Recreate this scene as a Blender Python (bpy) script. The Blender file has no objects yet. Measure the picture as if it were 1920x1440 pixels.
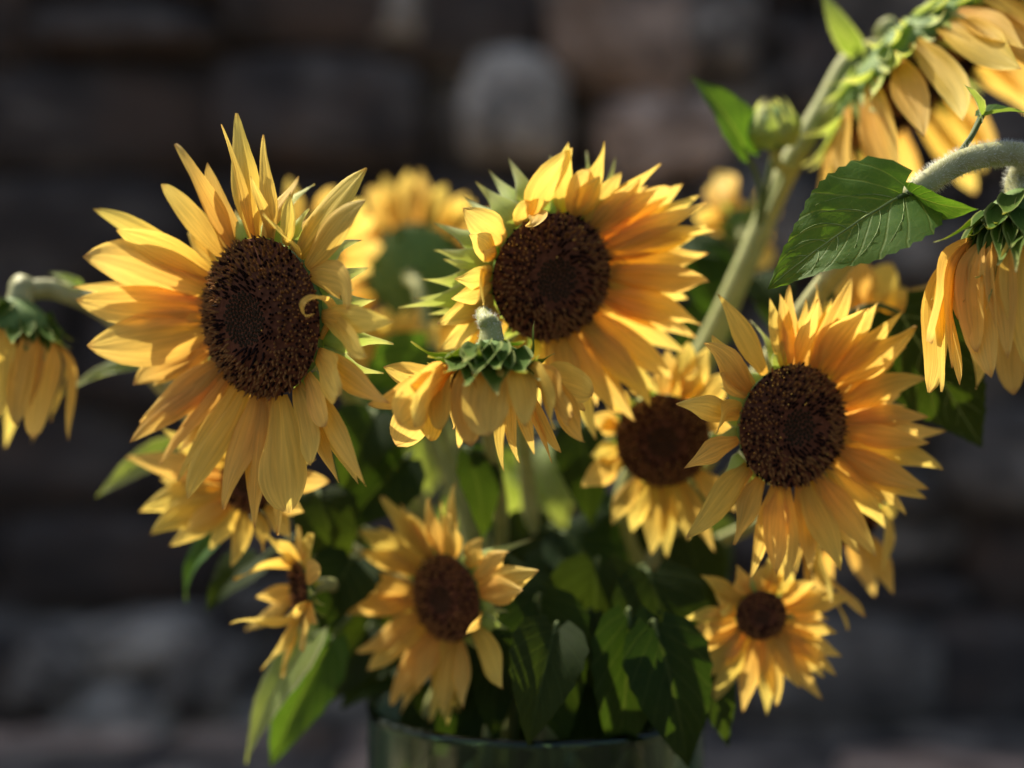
import bpy, math, random
from mathutils import Vector, noise
R = math.radians
V = Vector
SC = bpy.context.scene
COL = SC.collection

# ------------------------------------------------------------------ camera, light, exposure
F = 2667.0                      # pixels of a 1920-wide picture per unit slope (50 mm on 36 mm)
ZC = 0.56                       # height of the lens above the paving
cam = bpy.data.cameras.new('camera')
cam.lens = 50; cam.sensor_width = 36; cam.clip_start = 0.02; cam.clip_end = 200
cam.dof.use_dof = True; cam.dof.focus_distance = 0.885; cam.dof.aperture_fstop = 1.45
cam_o = bpy.data.objects.new('camera', cam); COL.objects.link(cam_o)
cam_o.location = (0, 0, ZC); cam_o.rotation_euler = (R(90), 0, 0)
SC.camera = cam_o

SUN = V((-0.44, 0.42, 0.80)).normalized()       # towards the sun: above, left, a little behind the bouquet
world = bpy.data.worlds.new('World'); SC.world = world; world.use_nodes = True
wn = world.node_tree; bg = wn.nodes['Background']
sky = wn.nodes.new('ShaderNodeTexSky'); sky.sky_type = 'NISHITA'; sky.sun_disc = False
sky.sun_elevation = math.asin(SUN.z); sky.sun_rotation = math.atan2(SUN.x, SUN.y)
wn.links.new(sky.outputs[0], bg.inputs[0]); bg.inputs[1].default_value = 0.095
sky.dust_density = 4.0; sky.ozone_density = 0.4
sl = bpy.data.lights.new('sun', 'SUN'); sl.energy = 5.0; sl.angle = R(0.6); sl.color = (1.0, 0.91, 0.76)
so = bpy.data.objects.new('sun', sl); COL.objects.link(so)
so.rotation_euler = SUN.to_track_quat('Z', 'Y').to_euler(); so.location = (-1, 1, 3)

SC.view_settings.view_transform = 'Standard'; SC.view_settings.look = 'None'
SC.view_settings.exposure = 0.95; SC.view_settings.gamma = 1.0
SC.cycles.use_denoising = True
SC.cycles.max_bounces = 14; SC.cycles.transmission_bounces = 10; SC.cycles.diffuse_bounces = 6
SC.cycles.caustics_refractive = False; SC.cycles.caustics_reflective = False
SC.cycles.sample_clamp_indirect = 6.0

def at(px, py, D):
    """a point at distance D in front of the lens"""
    return V(((px - 960) / F * D, D, ZC - (py - 720) / F * D))

# ------------------------------------------------------------------ materials
MATS = {}
def newmat(name):
    m = bpy.data.materials.new(name); m.use_nodes = True
    nt = m.node_tree; nt.nodes.clear(); MATS[name] = m
    out = nt.nodes.new('ShaderNodeOutputMaterial')
    def N(t, **kw):
        n = nt.nodes.new('ShaderNode' + t)
        for k, v in kw.items(): setattr(n, k, v)
        return n
    return m, nt, N, nt.links.new, out

def ramp(N, stops):
    r = N('ValToRGB'); e = r.color_ramp.elements
    while len(e) < len(stops): e.new(0.5)
    for i, (p, c) in enumerate(stops):
        e[i].position = p; e[i].color = (*c, 1) if len(c) == 3 else c
    return r

def mathn(N, L, op, a, b=None, c=None):
    n = N('Math', operation=op)
    for i, x in enumerate((a, b, c)):
        if x is None: continue
        if isinstance(x, (int, float)): n.inputs[i].default_value = x
        else: L(x, n.inputs[i])
    return n.outputs[0]

def leafy(name, along, streak=0.12, transl=0.45, tcol=(1, 1, 1), rough=0.5, spec=0.25, pleats=26.0,
          bump=0.25, back=None, veins=None, mottle=0.15, edge=None, hue=0.012):
    """thin plant tissue: colour runs along the blade (UV y), fine streaks across it (UV x)"""
    m, nt, N, L, out = newmat(name)
    uv = N('UVMap'); sep = N('SeparateXYZ'); L(uv.outputs[0], sep.inputs[0])
    x, y = sep.outputs[0], sep.outputs[1]
    r = ramp(N, along); L(y, r.inputs[0])
    oi = N('ObjectInfo')
    comb = N('CombineXYZ')
    L(mathn(N, L, 'MULTIPLY', x, pleats), comb.inputs[0]); L(mathn(N, L, 'MULTIPLY', y, 2.2), comb.inputs[1])
    L(mathn(N, L, 'MULTIPLY', oi.outputs['Random'], 37.0), comb.inputs[2])
    nz = N('TexNoise'); nz.inputs['Scale'].default_value = 1.0; nz.inputs['Detail'].default_value = 3
    L(comb.outputs[0], nz.inputs['Vector'])
    tc = N('TexCoord'); n2 = N('TexNoise'); n2.inputs['Scale'].default_value = 60; n2.inputs['Detail'].default_value = 4
    L(tc.outputs['Object'], n2.inputs['Vector'])
    val = mathn(N, L, 'MULTIPLY_ADD', mathn(N, L, 'SUBTRACT', nz.outputs[0], 0.5), streak * 4,
                mathn(N, L, 'MULTIPLY_ADD', mathn(N, L, 'SUBTRACT', n2.outputs[0], 0.5), mottle * 2,
                      mathn(N, L, 'MULTIPLY_ADD', oi.outputs['Random'], 0.22, 0.89)))
    hs = N('HueSaturation'); L(r.outputs[0], hs.inputs['Color']); L(val, hs.inputs['Value'])
    L(mathn(N, L, 'MULTIPLY_ADD', mathn(N, L, 'FRACT', mathn(N, L, 'MULTIPLY', oi.outputs['Random'], 17.3)), hue * 2, 0.5 - hue), hs.inputs['Hue'])
    col = hs.outputs[0]
    if veins:
        ax = mathn(N, L, 'ABSOLUTE', mathn(N, L, 'SUBTRACT', x, 0.5))
        # side veins leave the midrib and sweep towards the tip; fine network in between
        ph = mathn(N, L, 'SUBTRACT', mathn(N, L, 'MULTIPLY', y, 7.0), mathn(N, L, 'MULTIPLY', mathn(N, L, 'POWER', ax, 0.8), 4.6))
        fr = mathn(N, L, 'ABSOLUTE', mathn(N, L, 'SUBTRACT', mathn(N, L, 'FRACT', ph), 0.5))
        side = mathn(N, L, 'SUBTRACT', 1.0, mathn(N, L, 'MINIMUM', mathn(N, L, 'MULTIPLY', fr, 12.0), 1.0))
        mid = mathn(N, L, 'SUBTRACT', 1.0, mathn(N, L, 'MINIMUM', mathn(N, L, 'MULTIPLY', ax, 34.0), 1.0))
        vo = N('TexVoronoi', feature='DISTANCE_TO_EDGE'); vo.inputs['Scale'].default_value = 170
        L(tc.outputs['Object'], vo.inputs['Vector'])
        net = mathn(N, L, 'SUBTRACT', 1.0, mathn(N, L, 'MINIMUM', mathn(N, L, 'MULTIPLY', vo.outputs['Distance'], 9.0), 1.0))
        vv = mathn(N, L, 'MINIMUM', mathn(N, L, 'ADD', mathn(N, L, 'MULTIPLY', side, 0.55), mathn(N, L, 'ADD', mathn(N, L, 'MULTIPLY', mid, 0.9), mathn(N, L, 'MULTIPLY', net, 0.10))), 1.0)
        mx = N('MixRGB'); L(vv, mx.inputs[0]); L(col, mx.inputs[1]); mx.inputs[2].default_value = (*veins, 1)
        col = mx.outputs[0]
    if edge:
        ax2 = mathn(N, L, 'ABSOLUTE', mathn(N, L, 'SUBTRACT', x, 0.5))
        ed = mathn(N, L, 'MINIMUM', mathn(N, L, 'MAXIMUM', mathn(N, L, 'MULTIPLY', mathn(N, L, 'SUBTRACT', ax2, 0.40), 10.0), 0.0), 1.0)
        mx = N('MixRGB'); L(ed, mx.inputs[0]); L(col, mx.inputs[1]); mx.inputs[2].default_value = (*edge, 1)
        col = mx.outputs[0]
    if back:
        g = N('NewGeometry'); mx = N('MixRGB'); L(mathn(N, L, 'MULTIPLY', g.outputs['Backfacing'], 0.8), mx.inputs[0])
        L(col, mx.inputs[1]); mx.inputs[2].default_value = (*back, 1); col = mx.outputs[0]
    p = N('BsdfPrincipled'); L(col, p.inputs['Base Color'])
    p.inputs['Roughness'].default_value = rough; p.inputs['Specular IOR Level'].default_value = spec
    t = N('BsdfTranslucent'); tm = N('MixRGB', blend_type='MULTIPLY'); tm.inputs[0].default_value = 1
    L(col, tm.inputs[1]); tm.inputs[2].default_value = (*tcol, 1); L(tm.outputs[0], t.inputs[0])
    b = N('Bump'); b.inputs['Strength'].default_value = bump; b.inputs['Distance'].default_value = 0.0008
    hsrc = nz.outputs[0]
    if veins: hsrc = mathn(N, L, 'SUBTRACT', mathn(N, L, 'MULTIPLY', nz.outputs[0], 0.4), vv)
    L(hsrc, b.inputs['Height']); L(b.outputs[0], p.inputs['Normal']); L(b.outputs[0], t.inputs['Normal'])
    ms = N('MixShader'); ms.inputs[0].default_value = transl
    L(p.outputs[0], ms.inputs[1]); L(t.outputs[0], ms.inputs[2]); L(ms.outputs[0], out.inputs[0])
    return m

leafy('petal', [(0.0, (0.68, 0.36, 0.055)), (0.2, (0.77, 0.49, 0.09)), (0.6, (0.81, 0.57, 0.125)), (0.93, (0.83, 0.63, 0.16)), (1.0, (0.62, 0.40, 0.12))],
      streak=0.18, transl=0.56, tcol=(1.0, 0.97, 0.85), rough=0.6, spec=0.15, bump=0.7, pleats=13, mottle=0.05)
leafy('bract', [(0.0, (0.34, 0.44, 0.09)), (0.5, (0.44, 0.53, 0.13)), (0.9, (0.60, 0.60, 0.24)), (1.0, (0.34, 0.24, 0.10))],
      streak=0.06, transl=0.42, tcol=(1, 1, 0.6), rough=0.6, bump=0.3, edge=(0.52, 0.56, 0.30), mottle=0.1)
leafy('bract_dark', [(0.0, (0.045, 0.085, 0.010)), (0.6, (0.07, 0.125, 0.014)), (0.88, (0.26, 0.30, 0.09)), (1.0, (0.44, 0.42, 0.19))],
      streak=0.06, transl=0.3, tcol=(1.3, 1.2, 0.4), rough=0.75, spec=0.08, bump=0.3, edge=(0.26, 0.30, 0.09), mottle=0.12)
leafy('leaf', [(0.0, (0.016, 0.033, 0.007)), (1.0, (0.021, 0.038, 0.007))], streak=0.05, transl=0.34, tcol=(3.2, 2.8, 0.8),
      rough=0.7, spec=0.12, bump=0.5, veins=(0.042, 0.066, 0.02), back=(0.04, 0.062, 0.024), mottle=0.22, hue=0.02)  # darker leaf copy, shade inside the bunch is put into its colour
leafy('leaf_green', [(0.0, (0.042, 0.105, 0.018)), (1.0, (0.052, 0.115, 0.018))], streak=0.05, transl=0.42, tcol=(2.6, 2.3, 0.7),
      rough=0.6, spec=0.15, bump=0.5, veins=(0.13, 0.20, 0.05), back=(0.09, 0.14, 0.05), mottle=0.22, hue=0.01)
leafy('leaf_pale_lit', [(0.0, (0.20, 0.29, 0.07)), (1.0, (0.30, 0.36, 0.13))], streak=0.05, transl=0.45, tcol=(1.5, 1.5, 0.5),
      rough=0.6, spec=0.2, bump=0.5, veins=(0.42, 0.46, 0.24), back=(0.42, 0.45, 0.30), mottle=0.2, edge=(0.44, 0.47, 0.28))  # for pale leaves and sunlit ones, whose light is partly in the colour

def solid(name, c1, c2, scale=40, rough=0.7, spec=0.2, bump=0.3, detail=5, coat=None):
    m, nt, N, L, out = newmat(name)
    tc = N('TexCoord'); nz = N('TexNoise'); nz.inputs['Scale'].default_value = scale; nz.inputs['Detail'].default_value = detail
    L(tc.outputs['Object'], nz.inputs['Vector'])
    r = ramp(N, [(0.3, c1), (0.7, c2)]); L(nz.outputs[0], r.inputs[0])
    p = N('BsdfPrincipled'); L(r.outputs[0], p.inputs['Base Color'])
    p.inputs['Roughness'].default_value = rough; p.inputs['Specular IOR Level'].default_value = spec
    b = N('Bump'); b.inputs['Strength'].default_value = bump; b.inputs['Distance'].default_value = 0.001
    L(nz.outputs[0], b.inputs['Height']); L(b.outputs[0], p.inputs['Normal']); L(p.outputs[0], out.inputs[0])
    return m
solid('disc_bed', (0.07, 0.028, 0.015), (0.14, 0.055, 0.030), 300, rough=0.9, spec=0.04)
solid('floret', (0.17, 0.075, 0.026), (0.36, 0.18, 0.060), 500, rough=0.9, spec=0.03)
solid('anther', (0.012, 0.006, 0.005), (0.022, 0.011, 0.008), 300, rough=0.8, spec=0.05)
solid('eye_bud', (0.022, 0.015, 0.009), (0.042, 0.030, 0.017), 500, rough=0.9, spec=0.04)
solid('pollen', (0.75, 0.42, 0.06), (0.85, 0.55, 0.12), 500, rough=0.9)
solid('stem', (0.22, 0.24, 0.075), (0.32, 0.33, 0.13), 90, rough=0.6, bump=0.4)
solid('stem_purple', (0.26, 0.26, 0.11), (0.38, 0.38, 0.19), 90, rough=0.6, bump=0.4)
solid('receptacle', (0.07, 0.13, 0.025), (0.12, 0.19, 0.045), 120, rough=0.65)
solid('hair', (0.62, 0.64, 0.52), (0.74, 0.75, 0.64), 10, rough=0.5)
solid('mortar', (0.035, 0.030, 0.027), (0.085, 0.072, 0.064), 14, rough=0.95, bump=0.5)
solid('earth', (0.035, 0.032, 0.030), (0.085, 0.075, 0.068), 9, rough=0.95, bump=0.6)

def stone_mat(name, dark, mid, light, rust=None):
    m, nt, N, L, out = newmat(name)
    tc = N('TexCoord'); oi = N('ObjectInfo')
    ad = N('VectorMath', operation='ADD'); L(tc.outputs['Object'], ad.inputs[0])
    cb = N('CombineXYZ')
    for i, k in enumerate((31.0, 57.0, 83.0)): L(mathn(N, L, 'MULTIPLY', oi.outputs['Random'], k), cb.inputs[i])
    L(cb.outputs[0], ad.inputs[1])
    n1 = N('TexNoise'); n1.inputs['Scale'].default_value = 1.5; n1.inputs['Detail'].default_value = 7; n1.inputs['Roughness'].default_value = 0.6
    L(ad.outputs[0], n1.inputs['Vector'])
    r = ramp(N, [(0.36, dark), (0.52, mid), (0.66, light)]); L(n1.outputs[0], r.inputs[0])
    col = r.outputs[0]
    if rust:
        n3 = N('TexNoise'); n3.inputs['Scale'].default_value = 0.9; n3.inputs['Detail'].default_value = 4
        L(ad.outputs[0], n3.inputs['Vector'])
        rr = ramp(N, [(0.5, (0, 0, 0)), (0.68, (1, 1, 1))]); L(n3.outputs[0], rr.inputs[0])
        mx = N('MixRGB'); L(rr.outputs[0], mx.inputs[0]); L(col, mx.inputs[1]); mx.inputs[2].default_value = (*rust, 1); col = mx.outputs[0]
    hs = N('HueSaturation'); L(col, hs.inputs['Color']); L(mathn(N, L, 'MULTIPLY_ADD', oi.outputs['Random'], 0.5, 0.75), hs.inputs['Value'])
    n2 = N('TexNoise'); n2.inputs['Scale'].default_value = 6; n2.inputs['Detail'].default_value = 8; L(ad.outputs[0], n2.inputs['Vector'])
    p = N('BsdfPrincipled'); L(hs.outputs[0], p.inputs['Base Color']); p.inputs['Roughness'].default_value = 0.85
    b = N('Bump'); b.inputs['Strength'].default_value = 0.6; b.inputs['Distance'].default_value = 0.02
    L(n2.outputs[0], b.inputs['Height']); L(b.outputs[0], p.inputs['Normal']); L(p.outputs[0], out.inputs[0])
stone_mat('stone_dark', (0.0224, 0.0170, 0.0138), (0.0470, 0.0360, 0.0292), (0.1344, 0.1150, 0.0963), rust=(0.0728, 0.0460, 0.0310))
stone_mat('stone_grey', (0.0381, 0.0310, 0.0249), (0.1176, 0.1000, 0.0817), (0.3024, 0.2600, 0.2107))
stone_mat('stone_light', (0.0896, 0.0780, 0.0645), (0.3584, 0.3150, 0.2580), (0.5824, 0.5100, 0.4214))
stone_mat('stone_pink', (0.0896, 0.0660, 0.0516), (0.4032, 0.2900, 0.2150), (0.6048, 0.4500, 0.3440), rust=(0.1680, 0.1000, 0.0568))

m, nt, N, L, out = newmat('glass')
g = N('BsdfGlass'); g.inputs['IOR'].default_value = 1.47; g.inputs['Roughness'].default_value = 0.01
g.inputs['Color'].default_value = (0.66, 0.80, 0.66, 1); L(g.outputs[0], out.inputs[0])
m, nt, N, L, out = newmat('water')
g = N('BsdfGlass'); g.inputs['IOR'].default_value = 1.33; g.inputs['Roughness'].default_value = 0.0
g.inputs['Color'].default_value = (0.93, 0.96, 0.86, 1); L(g.outputs[0], out.inputs[0])

# ------------------------------------------------------------------ mesh helpers
def obj(name, verts, faces, mat, parent=None, uvs=None, smooth=True):
    me = bpy.data.meshes.new(name); me.from_pydata([tuple(v) for v in verts], [], faces)
    if uvs is not None:
        ul = me.uv_layers.new(name='UVMap')
        flat = [0.0] * (2 * len(me.loops))
        for i, lp in enumerate(me.loops):
            flat[2 * i], flat[2 * i + 1] = uvs[lp.vertex_index]
        ul.data.foreach_set('uv', flat)
    if smooth: me.polygons.foreach_set('use_smooth', [True] * len(me.polygons))
    me.materials.append(MATS[mat]); me.update()
    o = bpy.data.objects.new(name, me); COL.objects.link(o)
    if parent is not None:
        o.parent = parent; o.matrix_parent_inverse = PINV.get(parent.name, None) or parent.matrix_basis.inverted()
    return o
PINV = {}

def thing(name, label, cat, loc, group=None):
    o = bpy.data.objects.new(name, None); COL.objects.link(o); o.location = loc
    o.empty_display_size = 0.02
    o['label'] = label; o['category'] = cat
    if group: o['group'] = group
    return o

def lerp_profile(pts, s):
    for (a, va), (b, vb) in zip(pts, pts[1:]):
        if s <= b:
            k = (s - a) / (b - a) if b > a else 0
            k = k * k * (3 - 2 * k) * 0.5 + k * 0.5
            return va + (vb - va) * k
    return pts[-1][1]

def bez(p, t):
    a, b, c, d = p; u = 1 - t
    return a * (u ** 3) + b * (3 * u * u * t) + c * (3 * u * t * t) + d * (t ** 3)
def bezd(p, t):
    a, b, c, d = p; u = 1 - t
    r = (b - a) * (3 * u * u) + (c - b) * (6 * u * t) + (d - c) * (3 * t * t)
    return r.normalized() if r.length > 1e-9 else (d - a).normalized()

PETAL = [(0, .42), (.12, .64), (.28, .93), (.42, 1.0), (.56, .93), (.70, .70), (.82, .44), (.92, .22), (.98, .09), (1, .02)]
PETAL_M = [(0, .42), (.12, .64), (.28, .92), (.44, 1.0), (.58, .98), (.72, .82), (.83, .60), (.92, .34), (.98, .14), (1, .03)]
PETAL_B = [(0, .46), (.12, .66), (.3, .92), (.5, 1.0), (.7, .96), (.84, .78), (.93, .50), (.98, .26), (1, .08)]
PETAL_N = [(0, .50), (.15, .75), (.35, 1.0), (.5, .95), (.65, .75), (.8, .48), (.92, .22), (1, .03)]
BRACT = [(0, .85), (.15, 1.0), (.3, .95), (.45, .68), (.6, .38), (.75, .20), (.9, .09), (1, .015)]

def blade(path, wdir, W, prof, nu=14, nw=6, cup=0.25, pleat=0.0, twist=0.0, ref=None, wav=0.0, seed=0, roll=0.0, notch=0):
    """a thin blade swept along a bezier; returns verts, faces, uvs"""
    rnd = random.Random(seed)
    verts, uvs, faces = [], [], []
    w = wdir.normalized()
    ph = rnd.uniform(0, 6.28); pk = rnd.choice([2, 2, 3])
    for i in range(nu + 1):
        s = i / nu
        if len(path) == 4: P = bez(path, s); t = bezd(path, s)
        else:
            q = s * (len(path) - 1); iq = min(int(q), len(path) - 2); P = path[iq].lerp(path[iq + 1], q - iq)
            t = (path[min(iq + 2, len(path) - 1)] - path[max(iq - 1, 0)]).normalized()
        w = (w - t * w.dot(t))
        w = w.normalized() if w.length > 1e-6 else t.orthogonal().normalized()
        n = w.cross(t).normalized()
        a = twist * s * s + roll
        wa = w * math.cos(a) + n * math.sin(a); na = n * math.cos(a) - w * math.sin(a)
        hw = W * 0.5 * lerp_profile(prof, s)
        cu = cup * (0.6 + 0.8 * (1 - s))
        for j in range(nw + 1):
            x = -1 + 2 * j / nw
            ang = x * cu * 2.0
            if abs(cu) > 1e-3:
                lx = math.sin(ang) / (cu * 2.0); lz = (1 - math.cos(ang)) / (cu * 2.0)
            else: lx, lz = x, 0
            h = hw * lz * (1 if cu >= 0 else 1)
            pl = pleat * W * math.cos(math.pi * pk * x) * min(1, s * 5) * (1 - s * .75)
            wv = wav * W * math.sin(ph + s * 9 + x * 1.7) * abs(x) * min(1, s * 3)
            verts.append(P + wa * (hw * lx) + na * (h + pl + wv)); uvs.append((0.5 + 0.5 * x, s))
    k = nw + 1
    for i in range(nu):
        for j in range(nw):
            a = i * k + j
            faces.append((a, a + 1, a + k + 1, a + k))
    return verts, faces, uvs

def tube(points, radii, seg=8, cap=True):
    verts, faces = [], []
    n = len(points); up = None
    for i, P in enumerate(points):
        t = (points[min(i + 1, n - 1)] - points[max(i - 1, 0)]).normalized()
        up = t.orthogonal().normalized() if up is None else (up - t * up.dot(t)).normalized()
        b = t.cross(up)
        for k in range(seg):
            a = 2 * math.pi * k / seg
            verts.append(P + (up * math.cos(a) + b * math.sin(a)) * radii[i])
    for i in range(n - 1):
        for k in range(seg):
            k2 = (k + 1) % seg
            faces.append((i * seg + k, i * seg + k2, (i + 1) * seg + k2, (i + 1) * seg + k))
    if cap:
        faces.append(tuple(range(seg))[::-1]); faces.append(tuple((n - 1) * seg + k for k in range(seg)))
    return verts, faces

def hairs(points, radii, count, length, rnd, thick=0.00011):
    verts, faces = [], []
    for _ in range(count):
        f = rnd.random() * (len(points) - 1.001); i = int(f); k = f - i
        P = points[i].lerp(points[i + 1], k); t = (points[i + 1] - points[i]).normalized()
        d = V((rnd.gauss(0, 1), rnd.gauss(0, 1), rnd.gauss(0, 1))); d = (d - t * d.dot(t)).normalized()
        r = radii[i] * (1 - k) + radii[i + 1] * k
        a = P + d * r * 0.9; tip = P + d * (r + length * rnd.uniform(.5, 1.2)) + t * rnd.uniform(-.5, .5) * length
        s = t.cross(d) * thick; q = t * thick
        b0 = len(verts); verts += [a + s, a - s + q, a - q, tip]
        faces += [(b0, b0 + 1, b0 + 3), (b0 + 1, b0 + 2, b0 + 3), (b0 + 2, b0, b0 + 3)]
    return verts, faces

# ------------------------------------------------------------------ the wall and the paving behind
WALL_Y = 2.35
STONES = []
def stone_mesh(seed):
    rnd = random.Random(seed); n = 4; verts, faces, idx = [], [], {}
    def vid(p):
        k = tuple(round(c, 4) for c in p)
        if k not in idx: idx[k] = len(verts); verts.append(V(p))
        return idx[k]
    for ax in range(3):
        for sg in (-1, 1):
            for i in range(n):
                for j in range(n):
                    q = []
                    for (a, b) in ((i, j), (i + 1, j), (i + 1, j + 1), (i, j + 1)):
                        p = [0, 0, 0]; p[ax] = sg; p[(ax + 1) % 3] = -1 + 2 * a / n; p[(ax + 2) % 3] = -1 + 2 * b / n
                        q.append(vid(p))
                    faces.append(tuple(q if sg > 0 else q[::-1]))
    out = []
    for v in verts:
        s = v.normalized() * 1.25
        p = v.lerp(s, 0.42)
        nz = noise.noise_vector(v * 0.9 + V((seed * 7.1, seed * 3.3, 0))) * 0.22 + noise.noise_vector(v * 2.3 + V((seed * 1.7, 0, seed))) * 0.08
        out.append(p + nz)
    me = bpy.data.meshes.new('stone'); me.from_pydata([tuple(v) for v in out], [], faces)
    me.polygons.foreach_set('use_smooth', [True] * len(me.polygons)); return me
SMESH = {}
for mt in ('stone_dark', 'stone_grey', 'stone_light', 'stone_pink'):
    for k in range(6):
        me = stone_mesh(k + 1); me.materials.append(MATS[mt]); SMESH[mt, k] = me

def build_wall():
    rnd = random.Random(5)
    wall = thing('stone_wall', 'dark rubble stone wall in shade, out of focus behind the sunflowers', 'wall', (0, WALL_Y + 0.25, 0))
    v = [(x, y, z) for x in (-1.75, 1.75) for y in (WALL_Y + 0.045, WALL_Y + 0.45) for z in (-0.02, 1.62)]
    obj('mortar_core', v, [(0, 1, 3, 2), (4, 6, 7, 5), (0, 4, 5, 1), (2, 3, 7, 6), (0, 2, 6, 4), (1, 5, 7, 3)], 'mortar', wall, smooth=False)
    def st(x0, y0, x1, y1, mat, proud=0.0, rz=0.0):
        a, b = at(x0, y0, WALL_Y), at(x1, y1, WALL_Y)
        o = bpy.data.objects.new('stone', SMESH[mat, rnd.randrange(6)]); COL.objects.link(o); o.parent = wall
        o.matrix_parent_inverse = wall.matrix_basis.inverted()
        o.location = ((a.x + b.x) / 2, WALL_Y + 0.09 - proud, (a.z + b.z) / 2)
        o.scale = (abs(b.x - a.x) / 2 * 0.99, 0.11, abs(a.z - b.z) / 2 * 0.98)
        o.rotation_euler = (0, R(rz + rnd.uniform(-3, 3)), 0)
    rows = [-470, -300, -130, 105, 325, 545, 770, 960, 1150, 1380]
    for r0, r1 in zip(rows, rows[1:]):
        x = -1000 + rnd.uniform(-200, 100)
        while x < 2900:
            wide = rnd.uniform(300, 700) if x < 600 else rnd.uniform(150, 420)
            mat = 'stone_dark' if (x < 800 or rnd.random() < .4) else 'stone_grey'
            if x < 600 and r0 > 1000: mat = 'stone_grey'
            h = r1 - r0
            if rnd.random() < .3 and wide < 420:      # two thin stones on top of each other
                k = r0 + h * rnd.uniform(.35, .65)
                for a_, b_ in ((r0, k), (k, r1)): st(x + rnd.uniform(-14, 10), a_ + 3, x + wide + rnd.uniform(-10, 14), b_ - 3, rnd.choice([mat, 'stone_dark', 'stone_grey']), rnd.uniform(-.03, .03), rnd.uniform(-6, 6))
            else:
                st(x - rnd.uniform(-6, 12), r0 - rnd.uniform(-12, 26), x + wide + rnd.uniform(-6, 12), r1 + rnd.uniform(-14, 24), mat, rnd.uniform(-.035, .035), rnd.uniform(-7, 7))
            x += wide
    for s in [(1030, -60, 1300, 195, 'stone_pink', .06, 14), (870, 105, 1065, 305, 'stone_light', .05, 8),
              (1120, 190, 1370, 345, 'stone_pink', .05, -6), (690, -90, 830, 90, 'stone_light', .03, 10),
              (150, 1150, 400, 1265, 'stone_light', .05, -8), (40, 1190, 190, 1330, 'stone_grey', .06, 14), (330, 1180, 480, 1330, 'stone_grey', .07, 18), (110, 1270, 370, 1420, 'stone_light', .06, 5), (-120, 1180, 60, 1400, 'stone_dark', .06, 0), (380, 1300, 560, 1430, 'stone_light', .05, -10), (560, 1230, 760, 1440, 'stone_grey', .06, 6),
              (1760, 760, 2000, 960, 'stone_grey', .05, 12), (1640, 560, 1900, 780, 'stone_grey', .03, 0),
              (1380, 1150, 1760, 1360, 'stone_grey', .05, 5), (1460, 60, 1600, 240, 'stone_dark', .05, 20),
              (1270, -40, 1420, 150, 'stone_grey', .05, 5), (1300, 330, 1520, 520, 'stone_grey', .05, 5)]:
        st(*s)
build_wall()

gnd = obj('ground', [(-40, -20, 0), (40, -20, 0), (40, 60, 0), (-40, 60, 0)], [(0, 1, 2, 3)], 'earth'); gnd['kind'] = 'structure'
def build_paving():
    rnd = random.Random(11)
    y = 0.55
    while y < WALL_Y - 0.05:
        dy = rnd.uniform(.2, .32); x = -1.7 + rnd.uniform(-.1, .1)
        while x < 1.7:
            dx = rnd.uniform(.22, .45)
            flat = (abs(x + dx / 2 - 0.02) < .35 and abs(y + dy / 2 - 1.08) < .35)
            o = bpy.data.objects.new('paving_stone', SMESH[rnd.choice(['stone_pink', 'stone_grey', 'stone_grey']), rnd.randrange(6)])
            COL.objects.link(o); o.parent = gnd
            o.location = (x + dx / 2, y + dy / 2, -0.012); o.scale = (dx / 2 * .93, dy / 2 * .93, 0.012 if flat else 0.02)
            o.rotation_euler = (0, 0, R(rnd.uniform(-5, 5)))
            x += dx
        y += dy
build_paving()

# ------------------------------------------------------------------ the vase
VASE = V((0.018, 1.09, 0.0)); VR = 0.128; VH = 0.316
def lathe(profile, c, seg=48):
    verts, faces = [], []
    for r, z in profile:
        for k in range(seg):
            a = 2 * math.pi * k / seg; verts.append((c.x + r * math.cos(a), c.y + r * math.sin(a), c.z + z))
    for i in range(len(profile) - 1):
        for k in range(seg):
            k2 = (k + 1) % seg; faces.append((i * seg + k, i * seg + k2, (i + 1) * seg + k2, (i + 1) * seg + k))
    faces.append(tuple(range(seg))[::-1]); faces.append(tuple((len(profile) - 1) * seg + k for k in range(seg)))
    return verts, faces
vz = 0.003
vase = thing('glass_vase', 'wide greenish glass vase holding the sunflower stems', 'vase', (VASE.x, VASE.y, vz))
vc = VASE + V((0, 0, vz))
v, f = lathe([(VR - .012, 0), (VR - .003, .004), (VR, .012), (VR, .15), (VR, VH - .008), (VR + .001, VH - .002), (VR - .002, VH),
              (VR - .005, VH - .002), (VR - .006, VH - .01), (VR - .006, .15), (VR - .007, .024), (VR - .014, .018)], vc)
obj('glass_wall', v, f, 'glass', vase)
v, f = lathe([(VR - .020, .0186), (VR - .0078, .026), (VR - .0072, .15), (VR - .0072, .235)], vc)
obj('water', v, f, 'water', vase)

# ------------------------------------------------------------------ sunflowers
STEMS = []     # (sunflower root, [points])
stem_rnd = random.Random(99)
FOOT = []
def foot_pair():
    """where a stem crosses the mouth of the vase and where its cut end stands"""
    for _ in range(400):
        a = stem_rnd.uniform(0, 6.28); r = VR * 0.78 * math.sqrt(stem_rnd.random())
        p = V((VASE.x + r * math.cos(a), VASE.y + r * math.sin(a), VH))
        b = a + math.pi + stem_rnd.uniform(-.8, .8); q = r * .7
        e = V((VASE.x + q * math.cos(b), VASE.y + q * math.sin(b), vz + 0.0215))
        if all((p - p2).length > .02 and (e - e2).length > .014 for p2, e2 in FOOT): break
    FOOT.append((p, e)); return p, e

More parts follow.
